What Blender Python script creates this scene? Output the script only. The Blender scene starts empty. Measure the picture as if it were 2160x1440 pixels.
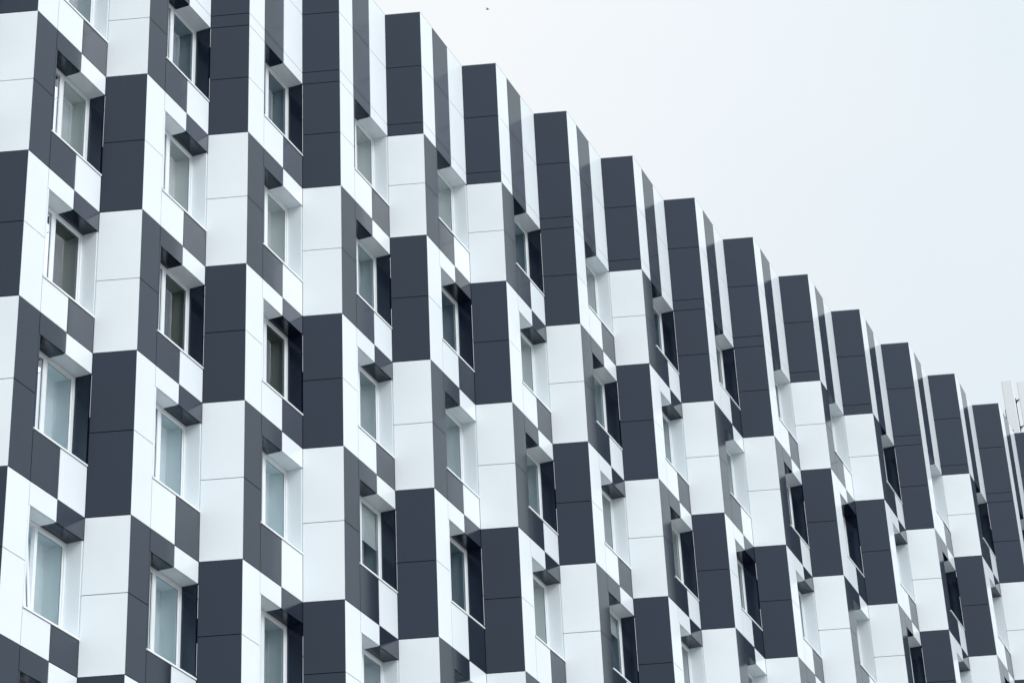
import bpy, math, random
from mathutils import Vector, Matrix, Euler
random.seed(7)
S = bpy.context.scene
COL = S.collection
ZO = 27.277                      # height of the first storey line above the pavement

# ------------------------------------------------------------------ camera
cd = bpy.data.cameras.new("camera"); cam = bpy.data.objects.new("camera", cd); COL.objects.link(cam)
cd.sensor_width = 36.0; cd.lens = 4910.8 / 2160 * 36.0
cd.clip_start = 0.5; cd.clip_end = 6000
F = Vector((0.69536887, 0.53803022, 0.47643008))
R = Vector((0.62983874, -0.77550694, -0.04349869))
U = Vector((-0.34607123, -0.33032176, 0.87813566))
CP = Vector((-29.84672, -27.31927, -25.67739 + ZO))
cam.matrix_world = Matrix(((R.x, U.x, -F.x, CP.x), (R.y, U.y, -F.y, CP.y), (R.z, U.z, -F.z, CP.z), (0, 0, 0, 1)))
S.camera = cam
FPX = 4910.8

def px(p):                       # pixel of a world point, only to decide which panels get an object of their own
    v = Vector(p) - CP; w = v.dot(F)
    return 1080 + FPX * v.dot(R) / w, 720 - FPX * v.dot(U) / w
def seen(p, m=170):
    x, y = px(p); return -m < x < 2160 + m * .5 and -m < y < 1440 + m

# ------------------------------------------------------------------ sky, sun, exposure
SUN_DIR = Vector((-0.06, -0.82, 0.60)).normalized()
EL = math.asin(SUN_DIR.z); AZ = math.atan2(SUN_DIR.x, SUN_DIR.y)
W = bpy.data.worlds.new("World"); S.world = W; W.use_nodes = True
nt = W.node_tree; nd = nt.nodes; lk = nt.links
for n in list(nd): nd.remove(n)
out = nd.new("ShaderNodeOutputWorld"); bg = nd.new("ShaderNodeBackground"); bg.inputs[1].default_value = 0.1
sky = nd.new("ShaderNodeTexSky"); sky.sky_type = 'NISHITA'; sky.sun_disc = False
sky.sun_elevation = EL; sky.sun_rotation = AZ
tc = nd.new("ShaderNodeTexCoord")
noi = nd.new("ShaderNodeTexNoise"); noi.inputs["Scale"].default_value = 3.2; noi.inputs["Detail"].default_value = 4; noi.inputs["Roughness"].default_value = .5
mp = nd.new("ShaderNodeMapping"); mp.inputs["Scale"].default_value = (1, 1, 2.2)
lk.new(tc.outputs["Generated"], mp.inputs[0]); lk.new(mp.outputs[0], noi.inputs["Vector"])
cr = nd.new("ShaderNodeValToRGB")
cr.color_ramp.elements[0].position = .2; cr.color_ramp.elements[0].color = (.865, .95, 1.0, 1)
cr.color_ramp.elements[1].position = .85; cr.color_ramp.elements[1].color = (1.03, 1.04, 1.05, 1)
gd = nd.new("ShaderNodeVectorMath"); gd.operation = 'DOT_PRODUCT'; gd.inputs[1].default_value = (-.705, .649, .297)      # thinner, whiter cloud on one side
gm = nd.new("ShaderNodeMapRange"); gm.inputs["From Min"].default_value = -.16; gm.inputs["From Max"].default_value = .06
gx = nd.new("ShaderNodeMix"); gx.data_type = 'FLOAT'; gx.inputs[0].default_value = .55
lk.new(tc.outputs["Generated"], gd.inputs[0]); lk.new(gd.outputs["Value"], gm.inputs[0]); lk.new(gm.outputs[0], gx.inputs[3]); lk.new(noi.outputs[0], gx.inputs[2])
lk.new(gx.outputs[0], cr.inputs[0])
sep = nd.new("ShaderNodeSeparateXYZ"); lk.new(tc.outputs["Generated"], sep.inputs[0])
mr = nd.new("ShaderNodeMapRange"); mr.inputs["From Min"].default_value = 0.0; mr.inputs["From Max"].default_value = 0.6
mr.inputs["To Min"].default_value = 8.8; mr.inputs["To Max"].default_value = 10.2
lk.new(sep.outputs[2], mr.inputs[0])
mz = nd.new("ShaderNodeMapRange"); mz.inputs["From Min"].default_value = .6; mz.inputs["To Max"].default_value = 8.0   # overcast: brightest overhead
lk.new(sep.outputs[2], mz.inputs[0])
dt = nd.new("ShaderNodeVectorMath"); dt.operation = 'DOT_PRODUCT'; dt.inputs[1].default_value = SUN_DIR
nz = nd.new("ShaderNodeVectorMath"); nz.operation = 'NORMALIZE'; lk.new(tc.outputs["Generated"], nz.inputs[0]); lk.new(nz.outputs[0], dt.inputs[0])
ms = nd.new("ShaderNodeMapRange"); ms.interpolation_type = 'SMOOTHSTEP'; ms.inputs["From Min"].default_value = .66; ms.inputs["To Max"].default_value = 10.0   # bright cloud round the hidden sun
lk.new(dt.outputs["Value"], ms.inputs[0])
a1 = nd.new("ShaderNodeMath"); a2 = nd.new("ShaderNodeMath")
lk.new(mr.outputs[0], a1.inputs[0]); lk.new(mz.outputs[0], a1.inputs[1]); lk.new(a1.outputs[0], a2.inputs[0]); lk.new(ms.outputs[0], a2.inputs[1])
mul = nd.new("ShaderNodeVectorMath"); mul.operation = 'SCALE'
lk.new(cr.outputs[0], mul.inputs[0]); lk.new(a2.outputs[0], mul.inputs["Scale"])
mix = nd.new("ShaderNodeMix"); mix.data_type = 'RGBA'; mix.inputs[0].default_value = .9   # overcast: nine tenths cloud
lk.new(sky.outputs[0], mix.inputs[6]); lk.new(mul.outputs[0], mix.inputs[7])
lk.new(mix.outputs[2], bg.inputs[0]); lk.new(bg.outputs[0], out.inputs[0])
sl = bpy.data.lights.new("sun", 'SUN'); sl.energy = 1.45; sl.angle = math.radians(25); sl.color = (1, .96, .955)
so = bpy.data.objects.new("sun", sl); COL.objects.link(so)
so.rotation_euler = SUN_DIR.to_track_quat('Z', 'Y').to_euler(); so.location = (0, -40, 80)
S.view_settings.view_transform = 'Standard'; S.view_settings.look = 'None'
S.view_settings.exposure = 0.0; S.view_settings.gamma = 1
S.cycles.max_bounces = 8; S.cycles.transparent_max_bounces = 12

# ------------------------------------------------------------------ materials
def base_mat(name):
    m = bpy.data.materials.new(name); m.use_nodes = True
    return m, m.node_tree.nodes, m.node_tree.links, m.node_tree.nodes["Principled BSDF"]
def mat(name, col, rough=.5, spec=.5, metal=0, mott=0.0, scale=.6, bump=0.0, bscale=.8, vary=0.0, ior=1.5, tint=None):
    m, n, l, b = base_mat(name)
    b.inputs["Roughness"].default_value = rough; b.inputs["Metallic"].default_value = metal
    b.inputs["Specular IOR Level"].default_value = spec; b.inputs["IOR"].default_value = ior
    if tint: b.inputs['Specular Tint'].default_value = (*tint, 1)
    geo = n.new("ShaderNodeNewGeometry")
    rgb = n.new("ShaderNodeRGB"); rgb.outputs[0].default_value = (*col, 1)
    last = rgb.outputs[0]
    if mott or vary:
        val = None
        hsv = n.new("ShaderNodeHueSaturation"); l.new(last, hsv.inputs["Color"])
        ma = n.new("ShaderNodeMath"); ma.operation = 'ADD'; ma.inputs[0].default_value = 1; ma.inputs[1].default_value = 0
        if mott:
            t = n.new("ShaderNodeTexNoise"); t.inputs["Scale"].default_value = scale; t.inputs["Detail"].default_value = 6
            l.new(geo.outputs["Position"], t.inputs["Vector"])
            r = n.new("ShaderNodeMapRange"); r.inputs[1].default_value = .3; r.inputs[2].default_value = .7
            r.inputs[3].default_value = 1 - mott; r.inputs[4].default_value = 1 + mott
            l.new(t.outputs[0], r.inputs[0]); l.new(r.outputs[0], ma.inputs[0])
        if vary:
            oi = n.new("ShaderNodeObjectInfo")
            r2 = n.new("ShaderNodeMapRange"); r2.inputs[3].default_value = -vary; r2.inputs[4].default_value = vary
            l.new(oi.outputs["Random"], r2.inputs[0]); l.new(r2.outputs[0], ma.inputs[1])
        l.new(ma.outputs[0], hsv.inputs["Value"]); last = hsv.outputs[0]
    l.new(last, b.inputs["Base Color"])
    if bump:
        t = n.new("ShaderNodeTexNoise"); t.inputs["Scale"].default_value = bscale; t.inputs["Detail"].default_value = 1
        l.new(geo.outputs["Position"], t.inputs["Vector"])
        bp = n.new("ShaderNodeBump"); bp.inputs["Strength"].default_value = 1; bp.inputs["Distance"].default_value = bump
        l.new(t.outputs[0], bp.inputs["Height"]); l.new(bp.outputs[0], b.inputs["Normal"])
    return m
M_WHITE = mat("white_coated_aluminium", (.765, .823, .857), .22, .5, mott=.02, scale=.8, bump=.007, bscale=.9, vary=.02)
M_BLACK = mat("anthracite_coated_aluminium", (.0052, .0085, .0195), .16, .5, mott=.08, scale=.7, bump=.006, bscale=.9, vary=.06, tint=(.68, .84, 1), ior=1.65)
M_BACK = mat("dark_wall_membrane", (.02, .022, .026), .8, .2)
M_TRIM = mat("mill_aluminium", (.62, .65, .68), .35, .5, metal=.6, mott=.1, scale=3)
M_FRAME = mat("white_window_plastic", (.78, .825, .85), .3, .5, mott=.02, scale=4)
M_GASKET = mat("black_rubber_gasket", (.02, .02, .022), .6, .3)
M_SILL = mat("white_sill_metal", (.84, .88, .90), .3, .5, mott=.02, scale=5)
M_ROOF = mat("roof_felt", (.18, .18, .18), .9, .2, mott=.15, scale=1.5)
M_COPE = mat("grey_coping_metal", (.16, .18, .20), .35, .5, mott=.05)
M_CORE = mat("rendered_wall", (.55, .56, .57), .8, .2, mott=.05)
M_PAVE = mat("concrete_pavement", (.22, .22, .215), .85, .3, mott=.12, scale=.25)
M_ANT = mat("antenna_radome", (.74, .78, .80), .4, .4, mott=.02)
M_STEEL = mat("galvanised_steel", (.17, .16, .145), .5, .5, metal=.2, mott=.15, scale=6)
M_DARKST = mat("dark_bracket_steel", (.06, .065, .07), .5, .4, mott=.1, scale=9)
M_CABLE = mat("black_cable", (.02, .02, .02), .6, .3)
M_BIRD = mat("dark_feathers", (.05, .05, .055), .7, .2, mott=.2, scale=20)
def cloth(n, c): return mat(n + "_curtain", c, .9, .1, mott=.06, scale=2.0)
def plaster(n, c): return mat(n + "_inner_plaster", c, .8, .2, mott=.03, scale=1.5)
CURT = {'blue': cloth("pale_blue", (.82, .91, .94)), 'light': cloth("light_grey", (.62, .67, .68)), 'grey': cloth("grey", (.50, .58, .61)),
        'slate': cloth("slate", (.22, .29, .34)), 'olive': cloth("olive", (.10, .14, .165)), 'dark': cloth("dark", (.03, .04, .045))}
LINE = {'blue': plaster("white", (.84, .92, .94)), 'light': plaster("light", (.87, .90, .88)), 'grey': plaster("grey", (.80, .85, .86)),
        'slate': plaster("slate", (.60, .68, .72)), 'olive': plaster("olive", (.56, .58, .49)), 'dark': plaster("dark", (.12, .14, .15))}
def glass_mat():
    m, n, l, b = base_mat("window_glass"); n.remove(b); o = n["Material Output"]
    tr = n.new("ShaderNodeBsdfTransparent"); tr.inputs[0].default_value = (.95, .975, .98, 1)
    gl = n.new("ShaderNodeBsdfGlossy"); gl.inputs["Roughness"].default_value = .008; gl.inputs[0].default_value = (.93, .97, 1, 1)
    fr = n.new("ShaderNodeFresnel"); fr.inputs[0].default_value = 1.6
    mx = n.new("ShaderNodeMixShader")
    l.new(fr.outputs[0], mx.inputs[0]); l.new(tr.outputs[0], mx.inputs[1]); l.new(gl.outputs[0], mx.inputs[2]); l.new(mx.outputs[0], o.inputs[0])
    geo = n.new("ShaderNodeNewGeometry"); t = n.new("ShaderNodeTexNoise"); t.inputs["Scale"].default_value = 1.1; t.inputs["Detail"].default_value = 0
    l.new(geo.outputs["Position"], t.inputs["Vector"])
    bp = n.new("ShaderNodeBump"); bp.inputs["Strength"].default_value = 1; bp.inputs["Distance"].default_value = .003
    l.new(t.outputs[0], bp.inputs["Height"]); l.new(bp.outputs[0], gl.inputs["Normal"])
    return m
M_GLASS = glass_mat()

# ------------------------------------------------------------------ mesh helpers
class MB:
    def __init__(s): s.v, s.f, s.m, s.mats = [], [], [], []
    def mi(s, m):
        if m not in s.mats: s.mats.append(m)
        return s.mats.index(m)
    def hexa(s, p, m):           # p: four bottom corners then four top corners
        i = len(s.v); s.v += [tuple(q) for q in p]; k = s.mi(m)
        for f in ((3, 2, 1, 0), (4, 5, 6, 7), (0, 1, 5, 4), (1, 2, 6, 5), (2, 3, 7, 6), (3, 0, 4, 7)):
            s.f.append([i + j for j in f]); s.m.append(k)
    def box(s, a, b, m):
        (x0, y0, z0), (x1, y1, z1) = a, b
        s.hexa([(x0, y0, z0), (x1, y0, z0), (x1, y1, z0), (x0, y1, z0), (x0, y0, z1), (x1, y0, z1), (x1, y1, z1), (x0, y1, z1)], m)
    def quad(s, p, m):
        i = len(s.v); s.v += [tuple(q) for q in p]; s.f.append([i, i + 1, i + 2, i + 3]); s.m.append(s.mi(m))
    def tube(s, p, q, r, m, n=10, r2=None):
        p, q = Vector(p), Vector(q); a = (q - p).normalized(); e = a.orthogonal().normalized(); g = a.cross(e)
        r2 = r if r2 is None else r2; i = len(s.v); k = s.mi(m)
        for c, rr in ((p, r), (q, r2)):
            for j in range(n):
                t = 2 * math.pi * j / n; s.v.append(tuple(c + (e * math.cos(t) + g * math.sin(t)) * rr))
        for j in range(n):
            s.f.append([i + j, i + (j + 1) % n, i + n + (j + 1) % n, i + n + j]); s.m.append(k)
        s.f.append([i + j for j in reversed(range(n))]); s.m.append(k)
        s.f.append([i + n + j for j in range(n)]); s.m.append(k)
    def mesh(s, name):
        me = bpy.data.meshes.new(name); me.from_pydata(s.v, [], s.f)
        for m in s.mats: me.materials.append(m)
        me.polygons.foreach_set("material_index", s.m)
        me.validate(); me.update()
        import bmesh
        bm = bmesh.new(); bm.from_mesh(me); bmesh.ops.recalc_face_normals(bm, faces=bm.faces); bm.to_mesh(me); bm.free()
        return me
def link(name, me, parent=None, loc=(0, 0, 0), kind=None):
    o = bpy.data.objects.new(name, me); COL.objects.link(o); o.parent = parent; o.location = loc
    if kind: o['kind'] = kind
    return o
def tag(o, label, cat, group=None):
    o['label'] = label; o['category'] = cat
    if group: o['group'] = group

# ------------------------------------------------------------------ facade measures
PB, PA, PD = 2.68215, 0.44682, 0.65633        # bay width, pier run along and into the facade
LB = math.hypot(PB - PA, PD); LA = math.hypot(PA, PD)
TB = Vector(((PB - PA) / LB, PD / LB, 0)); NB = Vector((PD / LB, -(PB - PA) / LB, 0))
TA = Vector((-PA / LA, PD / LA, 0)); NA = Vector((-PD / LA, -PA / LA, 0))
def onB(u, dep, z): return TB * u - NB * dep + Vector((0, 0, z))
def onA(v, dep, z): return TA * v - NA * dep + Vector((0, 0, z))
TOP = 5.845 + ZO
LEV = [z + ZO for z in (2.582, 0, -3.0, -5.921, -9.101, -11.973, -14.97)]
MID = [z + ZO for z in (1.308, -1.487, -4.448, -7.493, -10.524, -13.47)]
HEAD = [z + ZO for z in (2.582, -.42, -3.413, -6.338, -9.522, -12.39)]
OPEN = 1.775
SILL = [h - OPEN for h in HEAD]
JPAR, JTHIN = 4.384 + ZO, 2.877 + ZO
K0, K1 = -5, 15
BASE = [0, 0, 1, 1, 0, 1]                     # top storey colour of the piers, from bay -1 on; 1 = white
def white(k, s): return (BASE[(k + 1) % 6] + s) % 2 == 1
def PM(w): return M_WHITE if w else M_BLACK
G = .0075                                       # half a joint
TH = .028                                      # panel thickness
U1, U2, U3 = .652, 1.480, LB                   # strip | left panel | right panel
SH = math.tan(math.radians(90) - math.acos(max(-1, min(1, TA.dot(TB)))) / 2) * TH   # mitre at the ridge
cache = {}
def slab(b, fn, u0, u1, z0, z1, m, in0=0, in1=0, dep=0):
    p = [fn(u0, dep, 0), fn(u1, dep, 0), fn(u1 + in1, dep + TH, 0), fn(u0 + in0, dep + TH, 0)]
    b.hexa([(q.x, q.y, z0) for q in p] + [(q.x, q.y, z1) for q in p], m)
def panel(name, fn, u0, u1, zs, w, in0=0, in1=0):
    """a cladding panel of one colour, split by joints at every height in zs; mesh shared by equal panels"""
    hs = tuple(round(z - zs[0], 4) for z in zs)
    key = (fn.__name__, round(u0, 4), round(u1, 4), hs, w)
    if key not in cache:
        b = MB()
        for a, c in zip(hs, hs[1:]): slab(b, fn, u0, u1, a + G, c - G, PM(w), in0, in1)
        cache[key] = b.mesh(name)
    return name, cache[key], zs[0]

building = bpy.data.objects.new("apartment_building", None); COL.objects.link(building)
tag(building, "tall block with black and white checkered panels on a zigzag facade of recessed windows", "building")
rest = MB()                                    # cladding outside the picture, one part

def put(parent, k, pan, spot):
    """a panel becomes a sub-part where the picture shows it, else it joins the rest of the cladding"""
    name, me, z = pan
    if any(seen(Vector((k * PB, 0, 0)) + q, 60) for q in spot):
        link(name, me, parent, (0, 0, z))
    else:
        off = Vector((k * PB, 0, z)); i = len(rest.v)
        rest.v += [tuple(v.co + off) for v in me.vertices]; mm = rest.mi(me.materials[0])
        for p in me.polygons: rest.f.append([i + j for j in p.vertices]); rest.m.append(mm)

# backing wall of a pier and of a window bay (shared meshes)
b = MB()
pts = [onA(.03, TH + .002, 0), onA(LA - .004, TH + .002, 0), onA(LA - .004, .16, 0), onA(.12, .16, 0)]
b.hexa([(q.x, q.y, LEV[-1]) for q in pts] + [(q.x, q.y, TOP - .01) for q in pts], M_BACK)
ME_PIER = b.mesh("pier")
b = MB()
def bk(u0, u1, z0, z1, d0=TH + .002, d1=.2):
    p = [onB(u0, d0, 0), onB(u1, d0, 0), onB(u1, d1, 0), onB(u0, d1, 0)]
    b.hexa([(q.x, q.y, z0) for q in p] + [(q.x, q.y, z1) for q in p], M_BACK)
bk(.03, U1 + .02, LEV[-1], TOP - .01)
for i in range(6):
    hi = SILL[i - 1] - .03 if i else TOP - .01
    bk(U1 + .02, LB + .02, HEAD[i] + .021, hi)
bk(U1 + .02, LB + .02, LEV[-1], SILL[5] - .03)
ME_BAY = b.mesh("window_bay")

# ------------------------------------------------------------------ windows
FD0, FD1 = .315, .385                          # frame depth behind the cladding
WL, WR = .70, LB - .025
FT, FB_ = OPEN - .004, .03
MU = 1.385
def bbox(b, u0, u1, d0, d1, z0, z1, m):
    p = [onB(u0, d0, 0), onB(u1, d0, 0), onB(u1, d1, 0), onB(u0, d1, 0)]
    b.hexa([(q.x, q.y, z0) for q in p] + [(q.x, q.y, z1) for q in p], m)
def ring(b, u0, u1, z0, z1, w, d0, d1, m):
    bbox(b, u0, u0 + w, d0, d1, z0, z1, m); bbox(b, u1 - w, u1, d0, d1, z0, z1, m)
    bbox(b, u0 + w, u1 - w, d0 + .001, d1, z0, z0 + w, m); bbox(b, u0 + w, u1 - w, d0 + .001, d1, z1 - w, z1, m)
b = MB(); ring(b, WL, WR, FB_, FT, .055, FD0, FD1, M_FRAME); bbox(b, MU - .04, MU + .04, FD0 + .002, FD1, FB_ + .055, FT - .055, M_FRAME)
ring(b, MU + .04, WR - .055, FB_ + .055, FT - .055, .032, FD0 + .022, FD1 - .002, M_FRAME)       # stepped glazing bead
ring(b, MU + .07, WR - .085, FB_ + .085, FT - .085, .007, FD0 + .037, FD0 + .0415, M_GASKET)
ME_FRAME = b.mesh("window")
b = MB()
ring(b, WL + .058, MU - .043, FB_ + .058, FT - .058, .055, FD0 - .012, FD1 - .02, M_FRAME)
ring(b, WL + .113, MU - .098, FB_ + .113, FT - .113, .007, FD0 + .013, FD0 + .0175, M_GASKET)
ME_SASH = b.mesh("sash")
def pane(u0, u1, z0, z1, d, name):
    b = MB(); b.quad([onB(u0, d, z0), onB(u1, d, z0), onB(u1, d, z1), onB(u0, d, z1)], M_GLASS); return b.mesh(name)
ME_PANE = pane(MU + .06, WR - .075, FB_ + .075, FT - .075, FD0 + .042, "pane")
ME_SPANE = pane(WL + .1, MU - .085, FB_ + .1, FT - .1, FD0 + .018, "sash_pane")
b = MB()                                       # sloping metal sill with a front lip
q0, q1 = .662, LB - .008
p = [onB(q0, -.018, -.030), onB(q1, -.018, -.030), onB(q1, FD0 + .03, -.006), onB(q0, FD0 + .03, -.006),
     onB(q0, -.018, .004), onB(q1, -.018, .004), onB(q1, FD0 + .03, .034), onB(q0, FD0 + .03, .034)]
b.hexa(p, M_SILL); ME_SILL = b.mesh("sill")
def reveal_mesh(strip_w, jamb_w):
    b = MB()
    bbox(b, .657, .70, .004, FD0 + .05, .03, OPEN - .001, PM(strip_w))             # left jamb
    bbox(b, .657, U2 - .002, TH + .003, FD0 + .05, OPEN, OPEN + .02, PM(strip_w))    # soffit, two colours
    bbox(b, U2 + .002, LB, TH + .003, FD0 + .05, OPEN, OPEN + .02, PM(not strip_w))
    bbox(b, LB - .022, LB + .03, .02, FD0 + .05, -.02, OPEN - .001, PM(jamb_w))     # right jamb
    return b.mesh("reveal")
reveals = {}
ID0, ID1 = FD1 + .002, FD1 + .335              # the wall goes on inside: plastered reveal, then a curtain
linings = {}
def lining_mesh(kind):
    if kind not in linings:
        b = MB(); ring(b, WL - .02, WR + .02, -.02, OPEN + .02, .055, ID0, ID1 + .06, LINE[kind]); linings[kind] = b.mesh("inner_reveal")
    return linings[kind]
cmesh = {}
def curtain_mesh(kind, u0, u1, z0, z1, seed, dep):
    """a hanging sheet with soft vertical folds"""
    key = (kind, u0, u1, z0, z1, seed)
    if key in cmesh: return cmesh[key]
    b = MB(); rnd = random.Random(seed); n = 44; f1, f2 = rnd.uniform(14, 22), rnd.uniform(5, 9); ph = rnd.uniform(0, 6)
    for a in range(n):
        ua, ub = (u0 + (u1 - u0) * t / n for t in (a, a + 1))
        da, db = (dep + .010 * math.sin(f1 * u + ph) + .010 * math.sin(f2 * u) for u in (ua, ub))
        b.quad([onB(ua, da, z0), onB(ub, db, z0), onB(ub, db, z1), onB(ua, da, z1)], CURT[kind])
    cmesh[key] = b.mesh("curtain"); return cmesh[key]
CUR = {(-3, 1): 'light', (-3, 2): 'olive', (-3, 3): 'blue', (-3, 4): 'blue', (-3, 0): 'grey',
       (-2, 0): 'slate', (-2, 1): 'light', (-2, 2): 'olive', (-2, 3): 'blue', (-2, 4): 'blue',
       (-1, 0): 'slate', (-1, 1): 'light', (-1, 2): 'olive', (-1, 3): 'blue', (-1, 4): 'grey',
       (0, 0): 'light', (0, 1): 'grey', (0, 2): 'grey', (0, 3): 'half', (0, 4): 'grey',
       (1, 0): 'light', (1, 1): 'slate', (1, 2): 'grey', (1, 3): 'slate', (1, 4): 'grey',
       (2, 0): 'slate', (2, 1): 'light', (2, 2): 'grey', (2, 3): 'light',
       (3, 0): 'light', (3, 1): 'grey', (3, 2): 'light', (3, 3): 'half2'}
TILT = {(-3, 4): 5.5, (-1, 3): 0, (2, 2): 4}
def window(bay, k, s):
    z = SILL[s]
    w = link("window", ME_FRAME, bay.parent, (k * PB, 0, z))
    sh = link("sash", ME_SASH, w); sp = link("sash_pane", ME_SPANE, w)
    t = TILT.get((k, s), 0)
    if t:                                      # opened inwards at the top, hinged along its foot
        piv = onB(0, FD1, FB_ + .06); rot = Matrix.Translation(piv) @ Matrix.Rotation(math.radians(t), 4, TB) @ Matrix.Translation(-piv)
        a = rot @ onB(1, FD0, 1.7)
        if (a - onB(1, FD0, 1.7)).dot(NB) > 0: rot = Matrix.Translation(piv) @ Matrix.Rotation(math.radians(-t), 4, TB) @ Matrix.Translation(-piv)
        for o in (sh, sp): o.matrix_local = rot
    link("pane", ME_PANE, w); link("sill", ME_SILL, w)
    key = (not white(k, s), white(k + 1, s))
    if s == 0: key = (None, white(k + 1, s))
    if key not in reveals:
        reveals[key] = reveal_mesh(key[0] if key[0] is not None else False, key[1])
    link("reveal", reveals[key], w)
    c = CUR.get((k, s)) or random.Random(k * 31 + s).choice(['light', 'grey', 'slate', 'grey', 'light'])
    sd = (k * 7 + s * 3) % 5
    blind = {'half': .95, 'half2': 1.3}.get(c)
    if blind:                                  # roller blind let down part of the way, close behind the glass
        b = MB(); bbox(b, MU + .02, WR - .045, ID0 + .012, ID0 + .016, blind, OPEN - .06, CURT['light']); bbox(b, MU + .02, WR - .045, ID0 + .008, ID0 + .020, blind - .025, blind - .0005, M_FRAME)
        link("roller_blind", b.mesh("roller_blind"), w); c = 'slate'
    link("inner_reveal", lining_mesh(c), w)
    link("curtain", curtain_mesh(c, WL + .03, WR - .03, .03, OPEN - .03, sd, ID1), w)

# ------------------------------------------------------------------ bays
for k in range(K0, K1 + 1):
    o = (k * PB, 0, 0)
    pier = link("pier", ME_PIER, building, o); bay = link("window_bay", ME_BAY, building, o)
    def A(z): return [onA(.1, 0, z), onA(LA, 0, z)]
    def B(u, z0, z1): return [onB(u, 0, z0), onB(u, 0, z1), onB(u + .4, 0, (z0 + z1) / 2)]
    # pier: parapet block, then one block per storey
    put(pier, k, panel("black_pier_panel", onA, 0, LA - G, [LEV[0], JTHIN, JPAR, TOP], False, SH * 1.0, SH), A(LEV[0]) + A(TOP) + A(JPAR))
    for s in range(6):
        w = white(k, s)
        put(pier, k, panel(("white" if w else "black") + "_pier_panel", onA, 0, LA - G, [LEV[s + 1], MID[s], LEV[s]], w, SH, SH), A(LEV[s]) + A(LEV[s + 1]) + A(MID[s]))
    # window face: narrow strip beside the ridge
    put(bay, k, panel("white_parapet_panel", onB, 0.0, U1 - G, [LEV[0], JTHIN, JPAR, TOP], True, SH, 0), B(.2, LEV[0], TOP))
    put(bay, k, panel("black_parapet_panel", onB, U1 + G, U2 - G, [HEAD[0], JTHIN, JPAR, TOP], False), B(1, LEV[0], TOP))
    put(bay, k, panel("white_parapet_panel", onB, U2 + G, U3 - G, [HEAD[0], JTHIN, JPAR, TOP], True, 0, -SH), B(2, LEV[0], TOP))
    for s in range(6):
        w = not white(k, s); n = lambda c: "white" if c else "black"
        put(bay, k, panel(n(w) + "_strip_panel", onB, 0.0, U1 - G, [LEV[s + 1], MID[s], LEV[s]], w, SH, 0), B(.2, LEV[s + 1], LEV[s]))
        for u0, u1, c in ((U1 + G, U2 - G, w), (U2 + G, U3 - G, not w)):
            if s: put(bay, k, panel(n(c) + "_lintel_panel", onB, u0, u1, [HEAD[s], LEV[s]], c), B(u0, HEAD[s], LEV[s]))
            put(bay, k, panel(n(c) + "_spandrel_panel", onB, u0, u1, [LEV[s + 1], SILL[s] - .032], c), B(u0, LEV[s + 1], SILL[s]))
        if not white(k, s) and seen(Vector(o) + onA(LA, 0, SILL[s] + .8), 40):       # aluminium edge profile showing beside the recess
            rp = random.Random(k * 13 + s); z = SILL[s] + .05; b = MB()
            while z < HEAD[s] - .1:
                z2 = min(z + rp.uniform(.35, .9), HEAD[s] - .02)
                if rp.random() < .8: slab(b, onA, LA - .0065, LA + .002, z, z2, M_TRIM, dep=-.003)
                z = z2 + .02
            if b.v: link("edge_profile", b.mesh("edge_profile"), pier)
        if any(seen(Vector(o) + onB(LB, 0, z), 60) for z in (SILL[s], HEAD[s])):
            window(bay, k, s)
        elif seen(Vector(o) + onB(1.5, 0, SILL[s]), 500): window(bay, k, s)

if rest.v: link("cladding", rest.mesh("cladding"), building, kind="stuff")

# coping along the zigzag parapet
b = MB()
for k in range(K0, K1 + 1):
    O = Vector((k * PB, 0, 0))
    for fn, u0, u1 in ((onA, .002, LA), (onB, .0, LB)):
        P = [O + fn(u0, .004, 0), O + fn(u1, .004, 0), O + fn(u1, .30, 0), O + fn(u0 + .2, .30, 0)]
        b.hexa([(q.x, q.y, TOP - .004 + (.001 if fn is onB else 0)) for q in P] + [(q.x, q.y, TOP + .012 + (.001 if fn is onB else 0)) for q in P], M_COPE)
link("coping", b.mesh("coping"), building)

# body of the block behind the facade, lower storeys and roof
X0, X1 = K0 * PB - PA, (K1 + 1) * PB - PA
b = MB()
for k in range(K0, K1 + 1):                    # the same pleats go on down to the pavement
    O = Vector((k * PB, 0, 0))
    z1, i = LEV[-1] - .02, 0
    while z1 > .3:
        z0 = max(z1 - 3.0, 0.0); w = white(k, i)
        for fn, u0, u1, c in ((onA, .0, LA, w), (onB, 0, U2, not w), (onB, U2, LB, w)):
            P = [O + fn(u0, 0, 0), O + fn(u1, 0, 0), O + fn(u1, .1, 0), O + fn(u0 + .08, .1, 0)]
            b.hexa([(q.x, q.y, z0) for q in P] + [(q.x, q.y, z1 - .01) for q in P], PM(c))
        z1 = z0; i += 1
link("lower_wall", b.mesh("lower_wall"), building)
b = MB(); b.box((X0, 3.6, 0), (X1, 16, TOP - .9), M_CORE); b.box((X0 - .25, .70, 0), (X0 - .02, 16, TOP - .05), M_CORE); b.box((X1 + .02, .70, 0), (X1 + .25, 16, TOP - .05), M_CORE)
b.box((X0, 15.7, TOP - .9), (X1, 16, TOP - .05), M_CORE)
link("wall", b.mesh("wall"), building)
b = MB(); b.box((X0, .95, TOP - .88), (X1, 15.68, TOP - .7), M_ROOF); link("roof", b.mesh("roof"), building)

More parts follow.
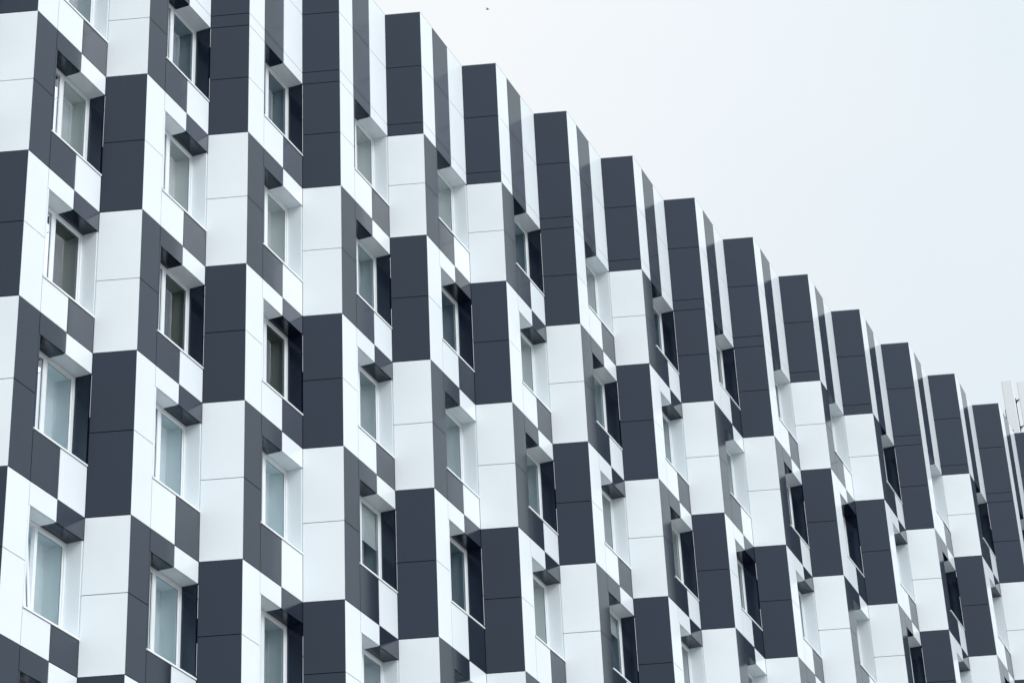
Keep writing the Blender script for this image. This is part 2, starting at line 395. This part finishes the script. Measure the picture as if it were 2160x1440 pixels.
# ------------------------------------------------------------------ roof antennas
ROOF = TOP - .7
def rounded(b, c, ex, ey, w, d, z0, z1, m, r=.03):
    """upright box with rounded corners; ex along the width, ey along the depth"""
    ring_ = []
    for sx, sy, a0 in ((1, 1, 0), (-1, 1, 90), (-1, -1, 180), (1, -1, 270)):
        for j in range(4):
            t = math.radians(a0 + 30 * j)
            ring_.append(c + ex * (sx * (w / 2 - r) + r * math.cos(t)) + ey * (sy * (d / 2 - r) + r * math.sin(t)))
    n = len(ring_); i = len(b.v); k = b.mi(m)
    for z in (z0, z1): b.v += [(q.x, q.y, z) for q in ring_]
    for j in range(n): b.f.append([i + j, i + (j + 1) % n, i + n + (j + 1) % n, i + n + j]); b.m.append(k)
    b.f.append([i + j for j in reversed(range(n))]); b.m.append(k); b.f.append([i + n + j for j in range(n)]); b.m.append(k)
def antenna(c, yaw, z0, z1, w, d, pipe_side, pipe_top, brackets, label, radio=None):
    root = bpy.data.objects.new("cell_antenna", None); COL.objects.link(root); root.location = (c[0], c[1], ROOF)
    tag(root, label, "antenna", "panel antennas on the roof")
    ex = Vector((math.cos(yaw), math.sin(yaw), 0)); ey = Vector((-math.sin(yaw), math.cos(yaw), 0)); O = Vector((0, 0, 0))
    z0 -= ROOF; z1 -= ROOF; pt = pipe_top - ROOF
    b = MB(); rounded(b, O, ex, ey, w, d, z0, z1, M_ANT)
    b2 = b; link("radome", b2.mesh("radome"), root)
    pc = ex * pipe_side + ey * (d / 2 + .13)
    b = MB(); b.tube(pc, pc + Vector((0, 0, pt)), .034, M_STEEL, 12); b.box((pc.x - .16, pc.y - .16, 0), (pc.x + .16, pc.y + .16, .02), M_STEEL)
    for t in (2.1, 4.2, 0):
        e = pc + Vector((math.cos(t) * .5, math.sin(t) * .5, .02)); b.tube(e, pc + Vector((0, 0, .75)), .018, M_STEEL, 8)
    link("mast", b.mesh("mast"), root)
    for zz in [q + ZO - ROOF for q in brackets]:
        b = MB(); h = Vector((0, 0, zz))
        b.tube(pc + h - Vector((0, 0, .06)), pc + h + Vector((0, 0, .06)), .055, M_DARKST, 10)
        b.tube(pc + h, ex * pipe_side * .5 + ey * (d / 2 - .01) + h, .024, M_DARKST, 8)
        b.tube(pc + h + ex * .05, ey * (d / 2 - .01) + h + Vector((0, 0, .12)), .014, M_DARKST, 8)
        b.tube(pc + h - ex * .14, pc + h + ex * .10, .012, M_DARKST, 8)
        link("bracket", b.mesh("bracket"), root)
    b = MB(); P0 = ex * (w * .2) + Vector((0, 0, z0 + .002)); P1 = pc + Vector((-.06, -.02, 0)) + Vector((0, 0, z0 - .55)); pts = []
    for j in range(9):
        t = j / 8; q = P0.lerp(P1, t) + Vector((0, 0, -.25 * math.sin(math.pi * t))); pts.append(q)
    for a, c2 in zip(pts, pts[1:]): b.tube(a, c2, .014, M_CABLE, 8)
    link("cable", b.mesh("cable"), root)
    if radio:
        b = MB(); q0 = radio[0] + ZO - ROOF; q1 = radio[1] + ZO - ROOF
        rounded(b, pc + ey * .02, ex, ey, .24, .17, q0, q1, M_DARKST, .02)
        for t in range(5):
            y = -.09 + t * .045; c0 = pc + ex * y - ey * .075
            b.box((c0.x - .006, c0.y - .02, q0 + .03), (c0.x + .006, c0.y + .0, q1 - .03), M_DARKST)
        link("radio_unit", b.mesh("radio_unit"), root)
    return root, pc
YAW = math.radians(-66)
antenna((34.32, 1.80), YAW, 6.55 + ZO, 9.05 + ZO, .36, .15, -.17, 8.15 + ZO, (7.0, 7.82), "white panel antenna standing nearer the last black pier on the roof")
antenna((35.50, 1.80), YAW, 7.55 + ZO, 9.47 + ZO, .34, .15, -.31, 9.02 + ZO, (7.92, 8.90), "white panel antenna with dark clamps on its pole, cut by the photo edge", (7.28, 7.72))

# small dark warning lamp on the parapet
lp = bpy.data.objects.new("obstruction_lamp", None); COL.objects.link(lp)
lc = Vector((12 * PB - PA + .10, PD + .10, TOP + .011)); lp.location = lc
tag(lp, "small dark lamp on a short stem at the parapet corner below the antennas", "lamp")
b = MB(); b.tube((0, 0, 0), (0, 0, .10), .022, M_DARKST, 10, .016); link("stem", b.mesh("stem"), lp)
b = MB(); b.tube((0, 0, .10), (0, 0, .15), .02, M_DARKST, 12, .055); b.tube((0, 0, .15), (0, 0, .165), .055, M_DARKST, 12, .045); link("lamp_head", b.mesh("lamp_head"), lp)

# ------------------------------------------------------------------ bird, one continuous skin
bc = Vector((46.878, 32.580, 46.570 + ZO))
me = bpy.data.meshes.new("bird")
fw = (R * .55 - F * .5 + U * .1).normalized(); sd = Vector((0, 0, 1)).cross(fw).normalized(); up = fw.cross(sd)
V = [(-.03, 0, 0), (.07, 0, .005), (.115, 0, .018), (.15, 0, .014), (-.10, 0, 0), (-.17, 0, -.005),
     (.03, .06, .025), (.045, .13, .05), (-.01, .22, .045), (.03, -.06, .025), (.045, -.13, .05), (-.01, -.22, .045)]
Ed = [(0, 1), (1, 2), (2, 3), (0, 4), (4, 5), (1, 6), (6, 7), (7, 8), (1, 9), (9, 10), (10, 11)]
me.from_pydata([tuple((fw * a + sd * s_ + up * c) * .62) for a, s_, c in V], Ed, [])
bird = link("bird", me, None, bc); me.materials.append(M_BIRD)
m = bird.modifiers.new("skin", 'SKIN')
rad = [(.045, .045), (.048, .045), (.032, .03), (.008, .008), (.03, .025), (.045, .008), (.05, .012), (.045, .01), (.012, .005), (.05, .012), (.045, .01), (.012, .005)]
for i, r in enumerate(rad): me.skin_vertices[0].data[i].radius = (r[0] * .62, r[1] * .62)
me.skin_vertices[0].data[0].use_root = True
bird.modifiers.new("smooth", 'SUBSURF').levels = 1
tag(bird, "tiny dark bird gliding high in the pale overcast sky", "bird")

# ------------------------------------------------------------------ ground
b = MB(); b.quad([(-2500, -2500, 0), (2500, -2500, 0), (2500, 2500, 0), (-2500, 2500, 0)], M_PAVE)
link("ground", b.mesh("ground"), None, (0, 0, -.004), kind="structure")
